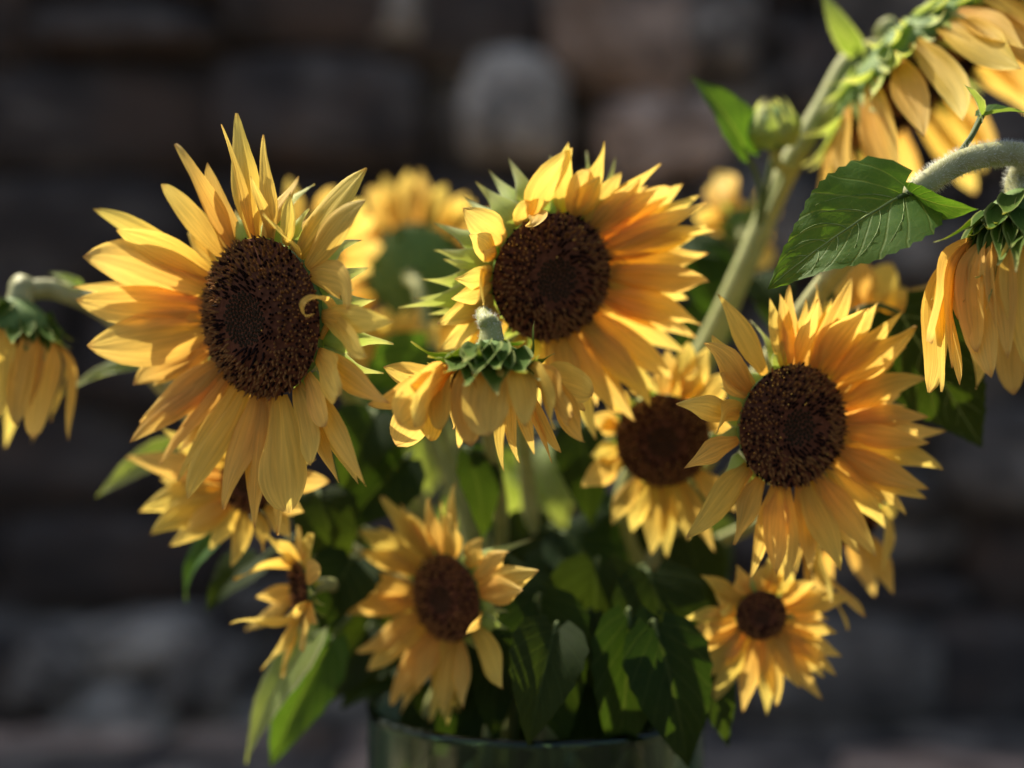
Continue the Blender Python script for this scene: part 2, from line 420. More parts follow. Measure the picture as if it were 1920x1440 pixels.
def smooth_path(ctrl, n=10):
    """Catmull-Rom through control points"""
    pts = []; c = [ctrl[0] * 2 - ctrl[1]] + list(ctrl) + [ctrl[-1] * 2 - ctrl[-2]]
    for i in range(1, len(c) - 2):
        a, b, d, e = c[i - 1], c[i], c[i + 1], c[i + 2]
        for k in range(n):
            t = k / n
            pts.append(0.5 * ((b * 2) + (d - a) * t + (a * 2 - b * 5 + d * 4 - e) * t * t + (b * 3 - a - d * 3 + e) * t ** 3))
    pts.append(ctrl[-1].copy()); return pts

def build_disc(root, C, n, u, v, Rd, rnd, detail, dome, eye=0.34):
    # dome bed
    verts, faces = [], []; rings, seg = 9, 32
    def surf(r, a, h=0.0):
        z = dome * Rd * (1 - r ** 2.4) - 0.10 * Rd * math.exp(-(r / 0.30) ** 2)
        zz = z + h
        return C + (u * math.cos(a) + v * math.sin(a)) * (r * Rd) + n * zz
    def snorm(r, a):
        slope = dome * 2.4 * r ** 1.4 - 0.10 * 2 * r / .09 * math.exp(-(r / .30) ** 2)
        return (n + (u * math.cos(a) + v * math.sin(a)) * slope).normalized()
    verts.append(surf(0, 0))
    for i in range(1, rings + 1):
        for k in range(seg): verts.append(surf(i / rings, 2 * math.pi * k / seg))
    for k in range(seg): faces.append((0, 1 + k, 1 + (k + 1) % seg))
    for i in range(rings - 1):
        for k in range(seg):
            a = 1 + i * seg + k; b = 1 + i * seg + (k + 1) % seg
            faces.append((a, a + seg, b + seg, b))
    disc = obj('disc', verts, faces, 'disc_bed', root)
    # florets in a sunflower spiral
    acc = {'floret': ([], []), 'anther': ([], []), 'eye_bud': ([], []), 'pollen': ([], [])}
    NF = int(detail)
    sp = Rd * math.sqrt(math.pi / NF)         # spacing
    for i in range(NF):
        r = math.sqrt((i + .5) / NF); a = i * 2.399963 + rnd.uniform(-.045, .045)
        nn = snorm(r, a); P = surf(r, a, -.0004)
        tan = n.cross(u * math.cos(a) + v * math.sin(a)); rad = (u * math.cos(a) + v * math.sin(a))
        jit = V((rnd.gauss(0, 1), rnd.gauss(0, 1), rnd.gauss(0, 1))) * 0.10
        ring = eye + .19 + .05 * math.sin(a + 1.3) + rnd.gauss(0, .06)
        if r < eye:
            key, h, w, d = 'eye_bud', sp * rnd.uniform(.4, .65), sp * .6, (nn - rad * .6 * r + jit * .4)
        elif r < ring:
            if rnd.random() < .45: key, h, w, d = 'anther', sp * rnd.uniform(1.5, 2.3), sp * .33, nn + rad * .55 + jit
            else: continue
        else:
            if rnd.random() < .32: key, h, w, d = 'anther', sp * rnd.uniform(.9, 1.5), sp * .36, nn + rad * .3 + jit
            else: key, h, w, d = 'floret', sp * rnd.uniform(.9, 1.9), sp * .36, nn + rad * .25 + jit * 1.8
        d = d.normalized(); vs, fs = acc[key]
        e1 = d.orthogonal().normalized(); e2 = d.cross(e1); b0 = len(vs)
        for (hh, ww) in ((0, w), (h * .6, w * .85)):
            for k in range(4):
                q = k * math.pi / 2 + a; vs.append(P + d * hh + (e1 * math.cos(q) + e2 * math.sin(q)) * ww)
        vs.append(P + d * h)
        for k in range(4):
            k2 = (k + 1) % 4; fs.append((b0 + k, b0 + k2, b0 + 4 + k2, b0 + 4 + k)); fs.append((b0 + 4 + k, b0 + 4 + k2, b0 + 8))
        if key == 'floret':      # forked stigma
            for sgn in (-1, 1):
                tipd = (d + tan * sgn * .9 + jit).normalized(); b1 = len(vs); T0 = P + d * h * .9
                vs += [T0 + e1 * w * .22, T0 - e1 * w * .22, T0 + tipd * sp * .62]; fs.append((b1, b1 + 1, b1 + 2))
    if detail > 600:
        for i in range(46):     # grains of pollen on the rim
            r = rnd.uniform(.35, 1.0); a = rnd.uniform(0, 6.28) if rnd.random() < .4 else rnd.gauss(2.2, .35)
            if r < .85 and rnd.random() < .7: r = rnd.uniform(.88, 1.0)
            P = surf(r, a, sp * 1.3); s = sp * rnd.uniform(.12, .26); vs, fs = acc['pollen']; b0 = len(vs)
            vs += [P + u * s, P - u * s, P + v * s, P - v * s, P + n * s, P - n * s]
            fs += [tuple(b0 + q for q in t) for t in ((0, 2, 4), (2, 1, 4), (1, 3, 4), (3, 0, 4), (2, 0, 5), (1, 2, 5), (3, 1, 5), (0, 3, 5))]
    nm = {'floret': 'florets', 'anther': 'anthers', 'eye_bud': 'closed_florets', 'pollen': 'pollen'}
    for k, (vs, fs) in acc.items():
        if vs:
            o = obj(nm[k], vs, fs, k, disc, smooth=False); o['kind'] = 'stuff'

def sunflower(label, px, D, n, Rpx, petals=(), auto=None, bracts=None, bract_tips=(), stem=(), seed=1, detail=300,
              dome=0.22, bmat='bract', tiltk=0.6, hairy=0, Wk=1.16, smat='stem', stem_r=0.0048, eye=0.34, lift=0.12, back=0.55, flare=1.55, slim=.5):
    rnd = random.Random(seed)
    n = V(n).normalized(); C = at(px[0], px[1], D); s = D / F; Rd = Rpx * s
    u = V((0, 0, 1)).cross(n); u = u.normalized() if u.length > .15 else V((1, 0, 0)); u = (u - n * u.dot(n)).normalized()
    v = n.cross(u)
    mouth, end = foot_pair()
    root = thing('sunflower', label, 'sunflower', end, 'sunflowers in the vase')
    build_disc(root, C, n, u, v, Rd, rnd, detail, dome, eye)

    def base(theta, whorl):
        rad = u * math.cos(theta) + v * math.sin(theta)
        return C + rad * (Rd * (1.0 - .02 * whorl)) - n * (Rd * (.03 + .05 * whorl)), rad
    used = []
    def add_petal(T, W, theta=None, arch=None, twist=0.0, cup=None, prof=None, whorl=0, end_dir=None, pleat=None, lf=None, nu=16, roll=0.0, via=None):
        if theta is None:
            q = T - C; q = q - n * q.dot(n); theta = math.atan2(q.dot(v), q.dot(u))
        B, rad = base(theta, whorl)
        Lg = (T - B).length
        lf_ = lift if lf is None else lf
        d0 = (rad + n * (lf_ + rnd.uniform(-.06, .06))).normalized()
        ch = (T - B).normalized()
        d0 = (d0 * .65 + ch * .35).normalized()
        d1 = (end_dir or (ch + n * rnd.uniform(-.40, .22) + n.cross(rad) * rnd.uniform(-.25, .25) + V((0, 0, -.10)))).normalized()
        a = rnd.uniform(-.02, .05) if arch is None else arch
        path = (B, B + d0 * Lg * .34 + n * a * Lg, T - d1 * Lg * .36 + n * a * Lg, T)
        if via: path = smooth_path([B] + [at(a_, b_, D + c_) for a_, b_, c_ in via] + [T], 7); nu = 26
        tan = n.cross(rad)
        vv, ff, uu = blade(path, tan, W, prof or (PETAL if rnd.random() < slim else rnd.choice([PETAL_M, PETAL_M, PETAL_M, PETAL_B])), nu=nu, nw=8, cup=rnd.uniform(.10, .34) if cup is None else cup,
                           pleat=rnd.uniform(.022, .058) if pleat is None else pleat, twist=twist + rnd.choice([rnd.uniform(-.25, .25)] * 3 + [rnd.uniform(-1.0, 1.0)]), wav=rnd.uniform(.02, .07), seed=rnd.randrange(10 ** 6), roll=roll)
        # faces point to the flower's front
        obj('petal', vv, ff, 'petal', root, uu); used.append(theta)
    for p in petals:
        tx, ty, w = p[:3]; o = p[3] if len(p) > 3 else {}
        o = dict(o)
        if 'd' in o: Dt = D + o.pop('d')
        else:
            # meet the (softened) plane of the head
            nt_ = V((n.x * tiltk, n.y, n.z * tiltk)).normalized()
            ray = at(tx, ty, 1.0) - V((0, 0, ZC)); k = (C - V((0, 0, ZC))).dot(nt_) / ray.dot(nt_)
            Dt = max(D - .05, min(D + .05, k)) - o.pop('f', 0.0)
        if 'bp' in o:      # where on the rim the petal starts
            bx, by = o.pop('bp'); q = at(bx, by, D) - C; q = q - n * q.dot(n); o['theta'] = math.atan2(q.dot(v), q.dot(u))
        add_petal(at(tx, ty, Dt), w * s * Wk, **o)
    if auto:
        cnt, Lp, Wp, elev = auto['n'], auto['L'] * s, auto['W'] * s, R(auto['elev'])
        fr = auto.get('only')
        for i in range(cnt):
            th = 2 * math.pi * (i + rnd.uniform(-.35, .35)) / cnt
            if fr and not fr(th): continue
            wh = i % 2 + auto.get('whorl', 0)
            rad = u * math.cos(th) + v * math.sin(th)
            el = elev + R(rnd.uniform(-1, 1) * auto.get('ejit', 12))
            Lq = Lp * rnd.uniform(.82, 1.12)
            B, _ = base(th, wh)
            T = B + (rad * math.cos(el) + n * math.sin(el)) * Lq + V((0, 0, -1)) * Lq * auto.get('droop', .1) * rnd.uniform(.5, 1.3) + n.cross(rad) * Lq * rnd.uniform(-.12, .12)
            add_petal(T, Wp * rnd.uniform(.75, 1.15), theta=th, whorl=wh, lf=math.tan(max(-1.2, min(1.2, el))) * .7, nu=12,
                      twist=rnd.uniform(-.5, .5) * auto.get('tw', 1))
    # receptacle: from the rim back to the stem
    Hb = Rd * back
    vv, ff = [], []; seg = 24
    prof = [(.95, -.02), (.96, -.12), (.92, -.35), (.72, -.68), (.42, -.92), (.16, -1.10)]
    for (r, z) in prof:
        for k in range(seg):
            a = 2 * math.pi * k / seg; vv.append(C + (u * math.cos(a) + v * math.sin(a)) * r * Rd + n * (z * Hb - .02 * Rd))
    for i in range(len(prof) - 1):
        for k in range(seg):
            k2 = (k + 1) % seg; ff.append((i * seg + k, (i + 1) * seg + k, (i + 1) * seg + k2, i * seg + k2))
    obj('receptacle', vv, ff, 'receptacle', root)
    # bracts
    def add_bract(th, row, T=None, Lb=None, Wb=None, elev=None):
        rad = u * math.cos(th) + v * math.sin(th)
        B = C + rad * Rd * (1.0 - .17 * row) - n * Hb * (.12 + .33 * row)
        Lq = Lb or Rd * rnd.uniform(.62, .95); T_given = T is not None
        if T is None:
            el = R(elev) + R(rnd.uniform(-16, 16)) * (bracts or {}).get('jit', 1)
            T = B + (rad * math.cos(el) + n * math.sin(el)) * Lq + n.cross(rad) * Lq * rnd.uniform(-.25, .25)
        Lq = (T - B).length; ch = (T - B).normalized()
        d0 = (rad * .8 + n * .75).normalized(); d0 = (d0 * .55 + ch * .45).normalized()
        d1 = (ch + rad * rnd.uniform(-.1, .5) - n * rnd.uniform(0.1, .7) + V((0, 0, rnd.uniform(-.3, .2)))).normalized()
        path = (B, B + d0 * Lq * .38, T - d1 * Lq * .38, T)
        bk = bracts or {}
        W = Wb or Rd * rnd.uniform(.34, .46) * bk.get('thin', 1)
        W = min(W, Lq * (1.15 if T_given else .75))
        vv, ff, uu = blade(path, n.cross(rad), W, BRACT, nu=10, nw=4, cup=.3, wav=.03, twist=rnd.uniform(-.5, .5) * bk.get('tw', 1), seed=rnd.randrange(10 ** 6))
        obj('bract', vv, ff, bmat, root, uu)
    for t in bract_tips:
        T = at(t[0], t[1], D + (t[2] if len(t) > 2 else 0.015)); q = T - C; q = q - n * q.dot(n)
        th = math.atan2(q.dot(v), q.dot(u)); B = C + (u * math.cos(th) + v * math.sin(th)) * Rd
        add_bract(th, t[4] if len(t) > 4 else 0.2 + .5 * rnd.random(), T, Wb=(t[3] * s if len(t) > 3 else None))
    if bracts:
        cnt, elev = bracts['n'], bracts['elev']
        for i in range(cnt):
            th = 2 * math.pi * (i * .381966 + rnd.uniform(-.01, .01))
            row = (i % bracts.get('rows', 3)) * .75
            add_bract(th, row, elev=elev - row * 18 * bracts.get('rowk', 1), Lb=Rd * bracts.get('L', .8) * rnd.uniform(.8, 1.15))
    # stem
    P0 = C - n * (Hb * 1.0 + .02 * Rd)
    if stem: mid = [at(*p) for p in stem]
    else:
        k1 = P0 - n * .05 + V((0, 0, .004)); mid = [k1]
        k2 = (k1 + mouth) * .5 + V((0, .02, 0)); mid.append(k2)
    ctrl = [P0 + n * (Hb * .35)] + [P0 - n * .012] + mid + [mouth, end]
    pts = smooth_path(ctrl, 9)
    npt = len(pts); rad_ = [stem_r * (flare - (flare - 1) * math.sqrt(i / 16)) if i < 16 else stem_r * (1 + .12 * (i / npt)) for i in range(npt)]
    vv, ff = tube(pts, rad_, 10)
    so_ = obj('stem', vv, ff, smat, root)
    if hairy:
        hv, hf = hairs(pts[:hairy], rad_[:hairy], hairy * (26 if hairy < 40 else 95), .0024 if hairy < 40 else .0032, rnd)
        h = obj('stem_hairs', hv, hf, 'hair', so_); h['kind'] = 'stuff'
    cut = next((i for i, p in enumerate(pts) if p.z < VH - .01), npt)
    STEMS.append((root, pts[:cut], rad_))
    return root

G = dict
# 1 the large head, facing a little to the left
s1 = sunflower('largest sunflower with wide dark disc and one petal curled over its edge', (488, 596), .90, (-.56, -.80, -.10), 150, detail=1250, seed=3, dome=.34,
    petals=[(443, 212, 66, G(cup=.25, prof=PETAL_M)), (415, 233, 26, G(f=.02, twist=.6)), (328, 270, 50, G(twist=.4)), (494, 253, 40, G(f=.025)), (470, 330, 34, G(f=.03)),
            (302, 346, 46), (175, 392, 44), (218, 432, 60, G(f=.012, prof=PETAL_M)), (157, 480, 92, G(f=.015, cup=.2, prof=PETAL_M)), (134, 538, 42), (143, 562, 72, G(f=.008, prof=PETAL_M)),
            (165, 650, 96, G(f=.015, cup=.18, prof=PETAL_M)), (687, 316, 62, G(f=.0)), (685, 376, 52, G(f=.02)), (493, 400, 36, G(f=.05, bp=(590, 500), arch=.12)),
            (650, 588, 60, G(d=-.05, bp=(600, 535), via=[(612, 520, -.035), (640, 535, -.05)], prof=PETAL_B, cup=.2)), (738, 602, 44, G(f=.04, bp=(610, 590))), (688, 668, 48, G(f=.05, bp=(600, 590))),
            (590, 588, 24, G(d=-.046, bp=(606, 618), via=[(622, 590, -.03), (612, 567, -.042), (590, 560, -.05), (570, 570, -.054), (572, 590, -.05)], cup=.5, twist=.4, prof=PETAL_N, pleat=.01)),
            (243, 830, 48, G(f=.012)), (262, 792, 62), (285, 800, 56, G(f=-.01)), (352, 935, 54, G(f=.012, pleat=.04)), (332, 902, 44), (300, 870, 40, G(f=-.01)), (418, 955, 66, G(f=.01)), (478, 990, 60),
            (540, 962, 84, G(f=.012, cup=.1)), (520, 1004, 56, G(f=-.008)), (582, 873, 54, G(f=.03)), (635, 905, 36, G(f=.015)), (672, 908, 30, G(f=.01)), (686, 912, 48, G(f=.03)),
            (730, 756, 46, G(f=.03, twist=1.3)), (636, 742, 64, G(f=.045, bp=(600, 640), prof=PETAL_B)), (610, 800, 44, G(f=.03)),
            (240, 600, 46, G(f=-.02)), (250, 720, 56, G(f=-.02)), (280, 450, 40, G(f=-.02)), (380, 330, 40, G(f=-.02)), (560, 330, 40, G(f=-.03)), (600, 400, 44, G(f=0.0)), (545, 360, 40, G(f=.02))],
    auto=G(n=22, L=190, W=54, elev=-4, droop=.08, whorl=1, only=lambda t: math.cos(t) < .1),
    bract_tips=[(590, 345, .03, 72), (563, 372, .03, 54), (678, 450, .0, 83), (690, 502, -.01, 90), (705, 562, -.01, 90), (738, 645, -.01, 79), (393, 370, .03, 64), (420, 395, .03, 64), (720, 700, .0, 72)],
    bracts=G(n=26, elev=-15, L=.5), stem=[(560, 640, 1.01), (720, 820, 1.12), (880, 1120, 1.12)], stem_r=.0058)

# 2 the one behind the hanging head, facing right and down
s2 = sunflower('sunflower with brown disc tilted right, pale green bracts bristling on its side', (1035, 520), .945, (.40, -.86, -.26), 122, detail=800, seed=8, slim=.85, Wk=1.06, dome=.22,
    petals=[(1074, 277, 62, G(bp=(985, 410))), (1125, 331, 50, G(f=.01)), (1239, 307, 50), (1234, 354, 48, G(f=.01)), (1312, 366, 44), (1324, 380, 40, G(f=.01)), (1327, 422, 46), (1340, 433, 54, G(f=.012)),
            (1329, 474, 60), (1329, 528, 60, G(f=.01)), (1314, 609, 62), (1307, 634, 44, G(f=-.01)), (1260, 709, 56), (1220, 763, 50, G(f=.01)), (1190, 790, 46), (1117, 825, 50), (1150, 770, 50, G(f=.01)),
            (1080, 735, 56), (1045, 740, 50), (1285, 660, 50, G(f=-.012)), (1240, 740, 44, G(f=-.01)), (1180, 350, 46), (1280, 345, 40, G(f=-.012)), (1290, 450, 50, G(f=-.014)), (1290, 560, 50, G(f=-.014)), (1200, 720, 50, G(f=.005)),
            (868, 390, 60, G(d=-.04, bp=(940, 455), arch=.22, prof=PETAL_M, pleat=.05, twist=.5)), (880, 440, 46, G(d=-.05, bp=(930, 480), arch=.25)), (1105, 318, 52, G(f=.004)), (1165, 322, 52, G(f=-.004)), (1200, 335, 48, G(f=.006)), (1260, 352, 46), (985, 424, 34, G(d=-.045, bp=(985, 405), arch=.5, twist=1.2)), (1010, 372, 40, G(d=-.02, bp=(965, 430))),
            (852, 522, 42, G(d=-.045, arch=.2)), (905, 470, 36, G(d=-.05, arch=.3)), (820, 608, 50, G(d=-.03)), (846, 560, 40, G(d=-.04, arch=.2)), (826, 655, 56, G(d=-.02)), (905, 568, 40, G(d=-.055, bp=(925, 500), prof=PETAL_B)),
            (860, 690, 50, G(d=-.01)), (930, 760, 50), (1000, 760, 50)],
    auto=G(n=22, L=150, W=42, elev=-4, droop=.06, whorl=1, only=lambda t: math.cos(t) > -.15),
    bract_tips=[(891, 340, 0, 75), (916, 317, .01, 72), (952, 294, .01, 78), (1030, 288, .02, 70), (1100, 282, .03, 64), (1155, 292, .03, 42), (1062, 300, .03, 56), (814, 418, 0, 64), (812, 469, 0, 64), (832, 486, -.01, 67),
                (791, 523, -.01, 70), (776, 559, -.01, 70), (746, 577, -.015, 64), (800, 590, .0, 61), (850, 440, .0, 70), (870, 370, .01, 61)],
    bracts=G(n=24, elev=-10, L=.55), stem=[(955, 560, 1.05), (980, 820, 1.09), (1010, 1120, 1.10)], stem_r=.006)

# 3 the small head that hangs face down in front
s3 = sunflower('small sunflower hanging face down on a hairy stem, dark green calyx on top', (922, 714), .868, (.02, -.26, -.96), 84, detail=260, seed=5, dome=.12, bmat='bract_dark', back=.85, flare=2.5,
    petals=[(690, 758, 50, G(d=-.02, roll=-.8)), (746, 795, 84, G(d=-.035, roll=-.8, prof=PETAL_B)), (775, 800, 70, G(d=-.04, roll=-.8, prof=PETAL_B)), (742, 834, 76, G(d=.005, roll=-.8, prof=PETAL_B)), (884, 836, 52, G(d=-.035)), (918, 816, 76, G(d=-.046, prof=PETAL_B, cup=.10)), (1070, 786, 84, G(d=-.03, roll=.7, prof=PETAL_B)),
            (1112, 738, 72, G(d=-.01, roll=.7)), (1096, 829, 56, G(d=-.02, roll=.7)), (1036, 806, 78, G(d=-.038, roll=.7)), (985, 800, 56, G(d=-.045)), (1097, 770, 36, G(d=.02)), (719, 688, 50, G(d=.0, roll=-.8)), (945, 884, 22, G(d=.04, prof=PETAL_N)), (974, 868, 24, G(d=.045, prof=PETAL_N)), (1002, 852, 28, G(d=.045)),
            (1035, 869, 20, G(d=.04, prof=PETAL_N)), (1052, 849, 22, G(d=.035)), (806, 826, 60, G(d=-.01, roll=-.8)), (768, 722, 66, G(d=-.03, roll=-.8)), (826, 806, 60, G(d=-.03)), (1080, 712, 46, G(d=.02)), (860, 840, 30, G(d=.045)), (850, 805, 44, G(d=.02))],
    bract_tips=[(1040, 663, -.005, 36, .6), (1046, 694, -.015, 50, .4), (1002, 602, .01, 44, 1.3), (932, 740, -.052, 84, 1.0), (988, 696, -.045, 92, 1.4), (832, 698, -.04, 86, 1.2), (890, 708, -.05, 90, 1.5), (764, 702, .0, 36, .3), (802, 668, -.02, 62, 1.5), (868, 680, -.046, 64, 2.0), (936, 690, -.052, 66, 1.9), (1012, 712, -.035, 54, .5), (868, 722, -.05, 54, .5), (1030, 712, -.02, 44, .3), (770, 640, .0, 56, 1.2), (985, 640, -.02, 50, 2.0)],
    bracts=G(n=8, elev=-15, L=.6), hairy=26, stem=[(911, 606, .876), (906, 588, .902), (906, 612, .955), (910, 780, 1.01), (940, 1020, 1.08)], stem_r=.0046)

# 4 right middle
s4 = sunflower('sunflower with dense petals and reddish brown disc beside the drooping dark leaf', (1487, 799), .93, (.36, -.90, -.10), 116, detail=700, seed=12, slim=.85, Wk=1.06, dome=.24, eye=.30,
    petals=[(1347, 552, 48), (1336, 629, 44, G(f=.02)), (1320, 643, 52, G(f=.025)), (1443, 558, 32), (1480, 535, 38), (1535, 561, 44, G(f=.015)), (1598, 519, 50), (1629, 578, 74, G(f=.012)), (1646, 567, 48), (1694, 583, 40),
            (1718, 611, 66, G(f=.008)), (1738, 710, 54), (1742, 782, 50, G(f=.006)), (1775, 808, 44, G(f=-.015)), (1742, 830, 48, G(f=.008)), (1769, 880, 52, G(f=-.005)), (1742, 917, 54, G(f=.008)), (1738, 935, 48), (1699, 966, 36, G(f=-.015)),
            (1642, 1044, 60, G(f=.01)), (1576, 1071, 60, G(f=.012)), (1471, 1092, 36), (1456, 1077, 62, G(f=.012)), (1406, 1086, 36), (1377, 1022, 56, G(f=.014)), (1287, 1009, 64, G(f=.02)), (1283, 878, 46, G(f=.04)), (1268, 758, 48, G(f=.045)),
            (1347, 806, 44, G(f=.05, bp=(1400, 770), prof=PETAL_B)), (1350, 700, 40, G(f=.02)), (1610, 1040, 50, G(f=-.012)), (1660, 990, 46, G(f=-.012)), (1520, 1080, 44, G(f=-.012)), (1700, 850, 44, G(f=-.012)), (1700, 650, 44, G(f=-.012)), (1690, 740, 50, G(f=-.01)), (1560, 560, 40, G(f=-.012)), (1330, 960, 44, G(f=.0))],
    auto=G(n=28, L=160, W=38, elev=-4, droop=.06, whorl=1, only=lambda t: math.cos(t) > -.2),
    bract_tips=[(1406, 600, .02, 32), (1350, 720, .02, 40), (1520, 560, .03, 30)], bracts=G(n=20, elev=-20, L=.5), stem=[(1440, 830, 1.04), (1310, 950, 1.08), (1180, 1130, 1.10)], stem_r=.0056)

# 5 behind 4, on its left
s5 = sunflower('shaded sunflower with near black disc tucked behind the reddish brown one', (1243, 826), 1.01, (-.12, -.95, -.18), 88, detail=700, seed=15, slim=.85, Wk=1.06, dome=.2, lift=.2,
    petals=[(1090, 912, 50, G(f=.01)), (1147, 985, 40, G(f=.01)), (1108, 855, 40), (1105, 780, 40), (1130, 730, 44), (1190, 690, 46), (1222, 1040, 52), (1250, 1046, 40), (1290, 1012, 46), (1340, 1035, 36), (1185, 1000, 46), (1330, 650, 50), (1290, 640, 44), (1250, 655, 44), (1375, 700, 50), (1392, 780, 44), (1380, 960, 44), (1125, 800, 40), (1310, 690, 44, G(f=.01))],
    bracts=G(n=18, elev=-20, L=.5), stem=[(1225, 850, 1.09), (1180, 1000, 1.11)], stem_r=.0052)

# 6 lower centre
s6 = sunflower('sunflower facing left low over the rim of the vase, one petal folded lengthwise', (836, 1121), 1.0, (-.62, -.77, -.08), 82, detail=700, seed=21, slim=.85, Wk=1.06, dome=.24,
    petals=[(715, 930, 58), (804, 934, 42), (842, 962, 42, G(f=.02, twist=.8)), (674, 997, 48), (674, 1032, 42, G(f=.008)), (655, 1096, 50), (633, 1135, 44), (649, 1152, 48, G(f=.01)), (668, 1222, 50), (688, 1257, 48, G(f=.008)), (734, 1323, 60), (752, 1338, 40, G(f=-.01)), (806, 1354, 42), (828, 1347, 48, G(f=.01)), (838, 1362, 36),
            (868, 1329, 42, G(f=.02)), (943, 1292, 64, G(f=.03)), (1010, 1070, 54, G(f=.03)), (979, 1108, 54, G(f=.04)), (952, 1035, 46, G(f=.02)), (874, 1190, 26, G(f=.055, bp=(890, 1130), arch=.1)), (760, 960, 44, G(f=.0)), (905, 1010, 44, G(f=.01)), (780, 1300, 44)],
    auto=G(n=18, L=130, W=36, elev=0, droop=.06, whorl=1, only=lambda t: math.cos(t) < .2),
    bract_tips=[(968, 1185, -.01, 40), (1000, 1010, .02, 40)], bracts=G(n=18, elev=-15, L=.55), stem=[(870, 1120, 1.075), (905, 1180, 1.09)], stem_r=.0052)

# 7 lower right, small
s7 = sunflower('small round sunflower with short petals hanging lowest on its side of the vase', (1427, 1154), .99, (.02, -.97, -.22), 48, detail=380, seed=23, slim=.85, Wk=1.06, dome=.25, lift=.2,
    petals=[(1314, 1079, 34), (1380, 1072, 44), (1283, 1161, 36), (1271, 1203, 36), (1296, 1227, 28), (1302, 1278, 42), (1336, 1316, 42), (1393, 1336, 40), (1438, 1342, 34), (1456, 1325, 38), (1542, 1311, 40), (1568, 1267, 34), (1546, 1273, 40), (1579, 1231, 40), (1570, 1187, 34), (1599, 1123, 42), (1531, 1092, 42), (1480, 1068, 44), (1430, 1060, 40), (1349, 1147, 30, G(f=.01)), (1350, 1240, 36), (1500, 1290, 34), (1340, 1110, 40)],
    auto=G(n=12, L=80, W=28, elev=4, droop=.05, whorl=1),
    bracts=G(n=14, elev=-20, L=.7), stem=[(1400, 1140, 1.06), (1290, 1110, 1.09), (1170, 1170, 1.1)], stem_r=.0042)

# 8 below and behind 1
s8 = sunflower('sunflower half hidden below the largest head, its petals pointing left', (462, 905), .985, (-.45, -.86, -.15), 58, detail=300, seed=27, slim=.85, Wk=1.06,
    petals=[(235, 858, 52), (263, 960, 64), (282, 1003, 64, G(f=.01)), (318, 1023, 48), (433, 1062, 44), (393, 1032, 40), (493, 1034, 44), (545, 1010, 44), (570, 960, 46), (618, 903, 46), (590, 860, 44), (300, 900, 50, G(f=-.01)), (350, 1000, 44, G(f=.012)), (300, 800, 46), (350, 770, 44), (420, 740, 44)],
    bracts=G(n=14, elev=-15, L=.6), stem=[(560, 930, 1.05), (760, 1060, 1.08)], stem_r=.0045)

# 9 lower left, small, side on
s9 = sunflower('small sunflower seen side on with few petals, deep in the shade under the cluster', (562, 1102), .99, (-.90, -.40, -.05), 48, detail=200, seed=31, slim=.85, Wk=1.06, lift=.5,
    petals=[(437, 1088, 44, G(d=-.01)), (431, 1170, 40, G(d=-.015)), (458, 1181, 32), (489, 1257, 40, G(d=0)), (528, 1269, 40), (534, 1157, 26, G(d=-.035)), (567, 1222, 44, G(d=-.03)), (497, 997, 54, G(d=.0)), (560, 985, 50, G(d=-.02)), (587, 1000, 42, G(d=-.02)), (600, 1060, 40, G(d=-.04)), (520, 1030, 44, G(d=.01)), (594, 1170, 40, G(d=-.03)), (480, 1120, 36, G(d=.02))],
    bracts=G(n=12, elev=-10, L=.6), stem=[(640, 1110, 1.03), (790, 1170, 1.07)], stem_r=.0042)

# 10 far back, seen from behind
s10 = sunflower('sunflower turned away behind the others showing its green back', (782, 512), 1.27, (.10, .95, .20), 96, detail=150, seed=35,
    auto=G(n=30, L=100, W=48, elev=8, droop=.05), bracts=G(n=14, elev=-5, L=.35), bmat='bract_dark', stem=[(790, 560, 1.20), (830, 800, 1.17), (930, 1080, 1.13)])

# 11 left edge, drooping
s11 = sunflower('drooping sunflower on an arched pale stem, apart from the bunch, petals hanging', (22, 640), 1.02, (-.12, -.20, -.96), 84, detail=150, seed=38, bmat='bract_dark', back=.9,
    petals=[(128, 826, 42, G(d=-.02)), (62, 822, 56, G(d=-.04, prof=PETAL_B)), (30, 800, 50, G(d=-.045)), (-20, 790, 54, G(d=-.04)), (95, 790, 40, G(d=0.)), (-60, 800, 50, G(d=0.)), (60, 830, 40, G(d=.03)), (10, 840, 40, G(d=.04))],
    bracts=G(n=34, elev=45, L=.75, rowk=.2, rows=4), stem=[(40, 545, 1.03), (110, 545, 1.04), (215, 598, 1.05), (305, 720, 1.06), (520, 930, 1.07), (800, 1130, 1.08)], stem_r=.0075, smat='stem_purple')

# 12 upper right, big
s12 = sunflower('big nodding sunflower high on a thick stem, curly yellow green bracts', (1735, 140), 1.08, (.58, -.20, -.78), 205, detail=500, seed=41, dome=.15, back=.42,
    auto=G(n=30, L=205, W=66, elev=48, droop=.25, ejit=14), bracts=G(n=120, elev=28, L=.46, rowk=-.2, rows=4, thin=.45, jit=3.0, tw=2.4),
    stem=[(1680, 85, 1.09), (1600, 110, 1.09), (1545, 200, 1.09), (1470, 330, 1.09), (1400, 490, 1.09), (1330, 640, 1.095), (1170, 950, 1.1)], stem_r=.0085)

